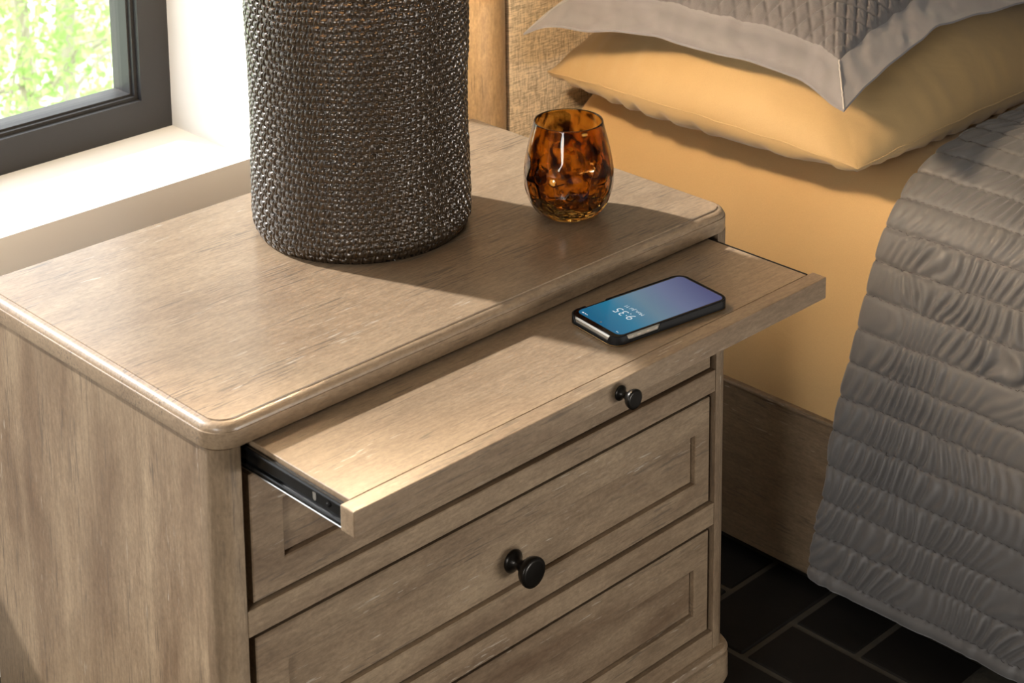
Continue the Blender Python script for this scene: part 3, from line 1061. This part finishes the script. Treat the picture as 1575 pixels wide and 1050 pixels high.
M_SHEET = cloth('amber_sheet', (0.61, 0.400, 0.178), 0.7, 0.25)
M_GPILLOW = cloth('amber_pillowcase', (0.49, 0.328, 0.147), 0.65, 0.25)
M_QUILT = cloth('grey_satin_quilt', (0.165, 0.156, 0.152), 0.50, 0.25, 700, 0.06)
M_SHAM = cloth('grey_satin_sham', (0.205, 0.19, 0.192), 0.42, 0.3, 700, 0.06)

# mattress in a fitted sheet (profile swept along the bed)
MP = [(1.034, -0.470), (1.012, -0.440), (1.006, -0.405), (1.012, -0.350), (1.030, -0.290), (1.056, -0.230), (1.084, -0.180), (1.116, -0.140),
      (1.160, -0.112), (1.220, -0.096), (1.300, -0.088), (1.50, -0.082), (1.80, -0.080)]
mp_s = smooth_profile(MP, 70)
half = [(x, z) for x, z in mp_s]
full = half + [(3.60 - x, z) for x, z in reversed(half[:-1])]
ys = np.concatenate([np.linspace(0.650, 0.60, 8), np.linspace(0.59, -1.40, 60), np.linspace(-1.41, -1.49, 8)])
P = np.zeros((len(full), len(ys), 3))
for k, y in enumerate(ys):
    e = max(0, (y - 0.60) / 0.05, (-1.41 - y) / 0.08)
    sc = 1 - 0.5 * (1 - math.sqrt(max(0, 1 - min(e, 1) ** 2))) * 0.35
    for i, (x, z) in enumerate(full):
        P[i, k] = (1.8 + (x - 1.8) * (1 - (1 - sc) * 0.15), y, H - 0.28 + (z + 0.28) * sc)
me = grid_mesh('mattress', P)
bm = bmesh.new(); bm.from_mesh(me)
bmesh.ops.holes_fill(bm, edges=[e for e in bm.edges if e.is_boundary], sides=0)
matt = empty('mattress', (1.8, -0.42, H - 0.47))
tag(matt, 'mattress in a smooth amber-gold fitted sheet on the wooden bed', 'mattress')
bmesh.ops.recalc_face_normals(bm, faces=bm.faces)
bm.to_mesh(me); bm.free()
mesh_obj('fitted_sheet', me, M_SHEET, matt, True)

# ---- quilt: channel stitched coverlet hanging over the side
QP = [(0.951, -0.604), (0.958, -0.545), (0.974, -0.452), (0.998, -0.362), (1.012, -0.302), (1.030, -0.246), (1.050, -0.192), (1.076, -0.138), (1.116, -0.104),
      (1.174, -0.080), (1.250, -0.070), (1.387, -0.064), (1.60, -0.062), (1.80, -0.061)]
qs = smooth_profile(QP, 1500)
Q = np.array(qs)
Q = np.concatenate([Q, np.stack([3.60 - Q[::-1][1:, 0], Q[::-1][1:, 1]], 1)])
dl = np.concatenate([[0], np.cumsum(np.linalg.norm(np.diff(Q, axis=0), axis=1))])
Ltot = dl[-1]
s1 = np.arange(0, 1.05, 0.0024)
s2 = np.arange(1.06, Ltot, 0.012)
sq = np.concatenate([s1, s2, [Ltot]])
qx = np.interp(sq, dl, Q[:, 0]); qz = np.interp(sq, dl, Q[:, 1])
tx = np.gradient(qx, sq); tz = np.gradient(qz, sq)
nrm = np.stack([-tz, tx], 1); nrm /= np.linalg.norm(nrm, axis=1, keepdims=True)      # outward (left / up)
yq = -np.concatenate([np.arange(0, 0.46, 0.0021), np.arange(0.465, 1.44, 0.008)])
SQ, YQ = np.meshgrid(sq, yq, indexing='ij')
SP = 0.0452
# wandering stitch lines
ws = SQ + 0.0016 * (vnoise2(YQ * 45 + 100, SQ * 22, 31) - 0.5) * 2
ch = np.floor((ws - 0.018) / SP); fr = (ws - 0.018) / SP - ch
puff = np.sin(PI * np.clip(fr, 0, 1)) ** 0.55
# puckers running across each channel, curved and varied from channel to channel
bend = 0.004 * np.sin(PI * fr) + 0.012 * (vnoise2(SQ * 14, YQ * 8 + 50, 33) - 0.5) + 0.22 * SQ
yw = YQ + bend
ph_ = 2 * PI * (68 * yw + 3.4 * vnoise2((YQ + 7) * 16, ch * 0.55 + 0.55 * fr, 35) + 0.9 * vnoise1(ch.ravel() * 1.0 + 40, 44).reshape(ch.shape))
rg = np.sin(ph_)
rg = np.where(rg > 0, np.abs(rg) ** 0.8, -np.abs(rg) ** 1.3)
rg2 = vnoise2((yw + 5) * 150, ch * 1.7 + 0.4 * fr, 36) * 2 - 1
amp = 0.10 + 1.35 * vnoise2((YQ + 9) * 11, ch * 0.7 + 3, 37) ** 1.4
amp = amp * np.clip(1.15 - 0.75 * np.exp(YQ / 0.05), 0, 1)
ridge = 0.8 * rg + 0.3 * rg2
hq = 0.0026 * puff + 0.0050 * ridge * amp * (0.30 + 0.70 * np.sin(PI * np.clip(fr, 0, 1)) ** 0.8)
hem = np.clip((SQ) / 0.016, 0, 1)
hq = np.where(SQ < 0.018, 0.003 * np.sin(PI * np.clip(SQ / 0.018, 0, 1)) + 0.004 * (vnoise2((YQ + 5) * 95, SQ * 20, 38) - 0.5), hq)
# soft large swells
hq = hq + 0.010 * (vnoise2((YQ + 3) * 4, SQ * 3, 39) - 0.5) * np.clip(1 - (SQ - 0.5) * 2, 0, 1)
# stitch dimples
dim = np.exp(-((fr - np.round(fr)) * SP / 0.0022) ** 2) * (0.5 + 0.5 * np.cos(2 * PI * YQ / 0.0105))
hq = hq - 0.0016 * dim - 0.0016 * np.exp(-((fr - np.round(fr)) * SP / 0.0030) ** 2)
# edge at the head end rolls in
edge = np.exp(YQ / 0.006)
hq = hq - 0.004 * edge
yhead = np.interp(SQ, [0, 0.25, 0.5, 0.8, 3], [0.075, 0.068, 0.056, 0.050, 0.050]) + 0.004 * (vnoise1((SQ) * 16, 41) - 0.5) * 2
hz = 0.006 * (vnoise1((YQ + 6).ravel() * 9, 43).reshape(YQ.shape) - 0.5) * np.clip(1 - SQ / 0.1, 0, 1)
P = np.stack([qx[:, None] + nrm[:, 0:1] * hq, yhead + YQ, H + qz[:, None] + nrm[:, 1:2] * hq + hz], -1)
me = grid_mesh('quilt', P)
me.flip_normals()
qo = mesh_obj('quilt', me, M_QUILT, None, True)
qm = qo.modifiers.new('thickness', 'SOLIDIFY'); qm.thickness = 0.005; qm.offset = -1.0
tag(qo, 'grey satin channel-stitched quilt draped over the side of the bed', 'quilt')

# stitching thread is laid as a fine part along every channel
M_THREAD = simple('dark_thread', (0.075, 0.066, 0.062), 0.8, noise=0.1)
bm = bmesh.new()
for c in range(0, 24):
    s0 = 0.018 + c * SP
    if s0 > 1.0: break
    i = int(np.argmin(np.abs(sq - s0)))
    ycols = range(0, 218, 1)
    seg = []
    for k in ycols:
        if (k % 5) == 4:
            if len(seg) > 1: tube(bm, seg, 0.00042, 4)
            seg = []
            continue
        # the point nearest the wandering stitch line
        lo = max(0, i - 3); hi = min(len(s1) - 1, i + 4)
        kk = lo + int(np.argmin(np.abs(ws[lo:hi, k] - s0)))
        seg.append(tuple(P[kk, k] + np.array([nrm[kk, 0], 0, nrm[kk, 1]]) * 0.0003))
st = from_bm('stitching', bm, M_THREAD, qo)
st['kind'] = 'stuff'

# ---- amber pillow
def pillow_grid(x0, x1, y0, y1, n, m):
    u = np.linspace(0, 1, n); v = np.linspace(0, 1, m)
    u = 0.5 - 0.5 * np.cos(PI * u) * 0.985 ** 0 ; v = 0.5 - 0.5 * np.cos(PI * v)
    return np.meshgrid(u, v, indexing='ij')


gp = empty('bed_pillow', (1.38, 0.35, H - 0.082))
tag(gp, 'plump amber-gold pillow lying on the sheet under the grey sham', 'pillow')
U, V = pillow_grid(0, 1, 0, 1, 150, 170)           # U back -> front, V left -> right
LEN, WID = 0.70, 0.555
prof_e = (np.clip(1 - np.abs(2 * U - 1) ** 2.4, 0, 1) * np.clip(1 - np.abs(2 * V - 1) ** 2.8, 0, 1))
mid = np.sin(PI * U)
# outline: long edges slightly bowed out at the left end, corners stretched to points
xl = 1.037 - 0.040 * np.sin(PI * U) ** 0.9
X = xl * (1 - V) + (1.037 + LEN) * V
yb = 0.628 + 0.012 * np.sin(PI * V); yf = 0.076 - 0.014 * np.sin(PI * V)
Y = yb * (1 - U) + yf * U
seam_z = -0.071 + 0.026 * np.sin(PI * U) ** 0.8 * np.sin(PI * np.clip(V, 0, 1)) ** 0 * 1.0
seam_z = -0.071 + 0.024 * np.sin(PI * U) ** 0.8 + 0.016 * np.sin(PI * V) ** 0.8
seam_wave = 0.0028 * (vnoise2(U * 30, V * 26, 51) - 0.5)
# wrinkles radiating from the seam
d_edge = np.minimum(np.minimum(U * WID, (1 - U) * WID), np.minimum(V * LEN, (1 - V) * LEN))
along = np.where(np.minimum(U * WID, (1 - U) * WID) < np.minimum(V * LEN, (1 - V) * LEN), V * LEN, U * WID)
wr = (vnoise2(along * 55, d_edge * 6, 53) - 0.5) * np.exp(-d_edge / 0.035) * np.clip(d_edge / 0.006, 0, 1)
lump = (vnoise2(X * 9, Y * 9, 55) - 0.5) * np.clip(d_edge / 0.08, 0, 1)
top_z = seam_z + 0.128 * prof_e ** 0.58 + 0.005 * wr + 0.010 * lump + seam_wave
bot_z = seam_z - 0.075 * prof_e ** 0.42 + 0.010 * wr
bot_z = np.maximum(bot_z, -0.0790 + 0.0 * U)
PT = np.stack([X, Y, H + top_z], -1); PB = np.stack([X, Y, H + np.minimum(bot_z, top_z - 0.0002)], -1)
n, m_ = U.shape
a = grid_mesh('pillow_top', PT); c = grid_mesh('pillow_bottom', PB)
bm = bmesh.new(); bm.from_mesh(a)
b2 = bmesh.new(); b2.from_mesh(c)
tmp = bpy.data.meshes.new('t'); bmesh.ops.reverse_faces(b2, faces=b2.faces); b2.to_mesh(tmp); b2.free(); bm.from_mesh(tmp)
bmesh.ops.remove_doubles(bm, verts=bm.verts, dist=0.00035)
from_bm('pillowcase', bm, M_GPILLOW, gp, True)
bpy.data.meshes.remove(tmp)
ring = [PT[0, k] for k in range(0, m_, 2)] + [PT[k, -1] for k in range(0, n, 2)] + [PT[-1, k] for k in range(m_ - 1, -1, -2)] + [PT[k, 0] for k in range(n - 1, -1, -2)]
bm = bmesh.new(); tube(bm, [tuple(p) for p in ring], 0.0013, 6); from_bm('seam', bm, M_GPILLOW, gp, True)

# ---- grey quilted sham with a flat flange
sp_ = empty('pillow_sham', (1.35, 0.32, H + 0.03))
tag(sp_, 'grey satin sham with diamond-quilted centre and plain flange, topmost pillow', 'pillow')
LE = np.array([(0.9112, 0.5502, 0.035), (0.9242, 0.5314, 0.0446), (0.9302, 0.487, 0.0527), (0.9528, 0.3996, 0.0581), (0.9696, 0.3564, 0.06), (0.9738, 0.3033, 0.0581),
               (0.9928, 0.2206, 0.0527), (0.996, 0.1394, 0.0446), (0.975, 0.085, 0.0395), (0.9576, 0.0431, 0.035)])
FE = np.array([(0.9576, 0.0431, 0.035), (1.0186, 0.0567, 0.05), (1.085, 0.0695, 0.058), (1.1509, 0.0805, 0.065), (1.2439, 0.0928, 0.07), (1.3205, 0.0916, 0.07), (1.4213, 0.0776, 0.07),
               (1.55, 0.062, 0.060), (1.66, 0.050, 0.045)])


def resample(C, n):
    l = np.concatenate([[0], np.cumsum(np.linalg.norm(np.diff(C, axis=0), axis=1))])
    t = np.linspace(0, l[-1], 200)
    R_ = np.stack([np.interp(t, l, C[:, k]) for k in range(3)], 1)
    ker = np.hanning(15); ker /= ker.sum()
    pad = np.concatenate([2 * R_[0] - R_[7:0:-1], R_, 2 * R_[-1] - R_[-2:-9:-1]])
    R_ = np.stack([np.convolve(pad[:, k], ker, 'valid') for k in range(3)], 1)
    return np.stack([np.interp(np.linspace(0, 1, n), np.linspace(0, 1, len(R_)), R_[:, k]) for k in range(3)], 1), l[-1]


NU, NV = 300, 380
LC, LL = resample(LE, NU); FC, FL = resample(FE, NV)
U, V = np.meshgrid(np.linspace(0, 1, NU), np.linspace(0, 1, NV), indexing='ij')
base = LC[:, None, :] + FC[None, :, :] - FC[0]
du0, du1, dv0, dv1 = U * LL, (1 - U) * LL, V * FL, (1 - V) * FL
de = np.minimum(np.minimum(du0, du1), np.minimum(dv0, dv1))
FLG = 0.052
inn = np.clip((de - FLG) / 0.17, 0, 1)
bx_ = np.clip((np.minimum(du0, du1) - FLG) / (LL / 2 - FLG), 0, 1); by_ = np.clip((np.minimum(dv0, dv1) - FLG) / (FL / 2 - FLG), 0, 1)
puff = (np.clip(1 - (1 - bx_) ** 2.3, 0, 1) * np.clip(1 - (1 - by_) ** 2.8, 0, 1)) ** 0.62
lift = 0.016 * np.clip(de / 0.05, 0, 1) + 0.034 * np.clip((de - 0.04) / 0.10, 0, 1) ** 1.3
DQ = 0.0235
a_ = (du1 + dv0 * 0.75) / DQ; b_ = (du1 - dv0 * 0.75) / DQ
tri = lambda q: np.abs(q - np.round(q)) * 2
quilt = np.minimum(1, np.minimum(tri(a_), tri(b_)) * 2.2) ** 0.6
third = np.minimum(1, tri(dv0 * 1.5 / DQ) * 3.0) ** 0.5
inside = np.clip((de - FLG) / 0.004, 0, 1)
wr = (vnoise2(U * 26 + V * 9, V * 30, 61) - 0.5) * 0.006 * (1 - inside) * np.clip(de / 0.01, 0, 1)
wr += 0.010 * (vnoise1(np.ravel(V * FL * 22 + 3), 63).reshape(V.shape) - 0.5) * np.exp(-du1 / 0.06) * np.clip(V * 6, 0, 1) * (1 - 0.5 * inside)
wr += 0.005 * (vnoise1(np.ravel(U * LL * 20 + 3), 64).reshape(V.shape) - 0.5) * np.exp(-dv0 / 0.05)
topz = base[..., 2] + lift + 0.060 * puff ** 1.25 + inside * (0.0062 * quilt * (0.8 + 0.2 * third) - 0.0030) + wr
botz = base[..., 2] + lift - 0.003 - 0.004 * np.clip(de / 0.05, 0, 1) + wr
PT = np.stack([base[..., 0], base[..., 1], H + topz], -1)
PB = np.stack([base[..., 0], base[..., 1], H + botz], -1)
allm = grid_mesh('sham_top', PT)
# split the top into the plain flange and the quilted centre
cen = inside[:-1, :-1].ravel() > 0.02


def sub_faces(me, keep, name, mat, extra=None):
    bm = bmesh.new(); bm.from_mesh(me)
    bm.faces.ensure_lookup_table()
    bmesh.ops.delete(bm, geom=[f for f, k in zip(list(bm.faces), keep) if not k], context='FACES')
    if extra is not None: bm.from_mesh(extra)
    o_ = bpy.data.meshes.new(name); bm.to_mesh(o_); bm.free()
    return mesh_obj(name, o_, mat, sp_, True)


botm = grid_mesh('sham_bottom', PB)
botm.flip_normals()
# close the rim between top and bottom
rimP = np.concatenate([np.stack([PT[0], PB[0]], 0)], 0)
sub_faces(allm, ~cen, 'flange', M_SHAM, botm)
sub_faces(allm, cen, 'quilted_centre', cloth('grey_matelasse', (0.115, 0.104, 0.103), 0.8, 0.3, 500, 0.15))
bm = bmesh.new()
for A_, B_ in ((PT[0], PB[0]), (PT[-1], PB[-1]), (PT[:, 0], PB[:, 0]), (PT[:, -1], PB[:, -1])):
    pa = [bm.verts.new(p) for p in A_]; pb = [bm.verts.new(p) for p in B_]
    for k in range(len(pa) - 1): bm.faces.new((pa[k], pa[k + 1], pb[k + 1], pb[k]))
from_bm('hem_edge', bm, M_SHAM, sp_, True)
# mitre seam at the front corner
bm = bmesh.new()
seg = []
for k in range(0, 21):
    dd = FLG * k / 20
    iu = int(round((1 - dd / LL) * (NU - 1))); iv = int(round(dd / FL * (NV - 1)))
    seg.append(tuple(PT[iu, iv] + np.array([0, 0, 0.0006])))
tube(bm, seg, 0.0011, 6)
from_bm('mitre_seam', bm, simple('pale_thread', (0.42, 0.38, 0.35), 0.7, noise=0.05), sp_)

# ------------------------------------------------------------------ rug peeking out under the quilt
m_rug = simple('dark_rug', (0.05, 0.042, 0.030), 0.95, noise=0.6, nscale=120, bump=0.6)
nx, ny = 90, 120
gx = np.linspace(0.985, 2.3, nx); gy = np.linspace(-0.135, -1.9, ny)
GXX, GYY = np.meshgrid(gx, gy, indexing='ij')
hz = 0.009 + 0.004 * (vnoise2(GXX * 90, GYY * 90, 71) - 0.5)
hz[0, :] = 0.001; hz[-1, :] = 0.001; hz[:, 0] = 0.001; hz[:, -1] = 0.001
me = grid_mesh('rug', np.stack([GXX + 0.004 * (vnoise2(GXX * 40, GYY * 40, 72) - 0.5), GYY, hz], -1))
me.flip_normals()
ro_ = mesh_obj('rug', me, m_rug)
tag(ro_, 'dark textured rug on the tiles beneath the bed', 'rug')
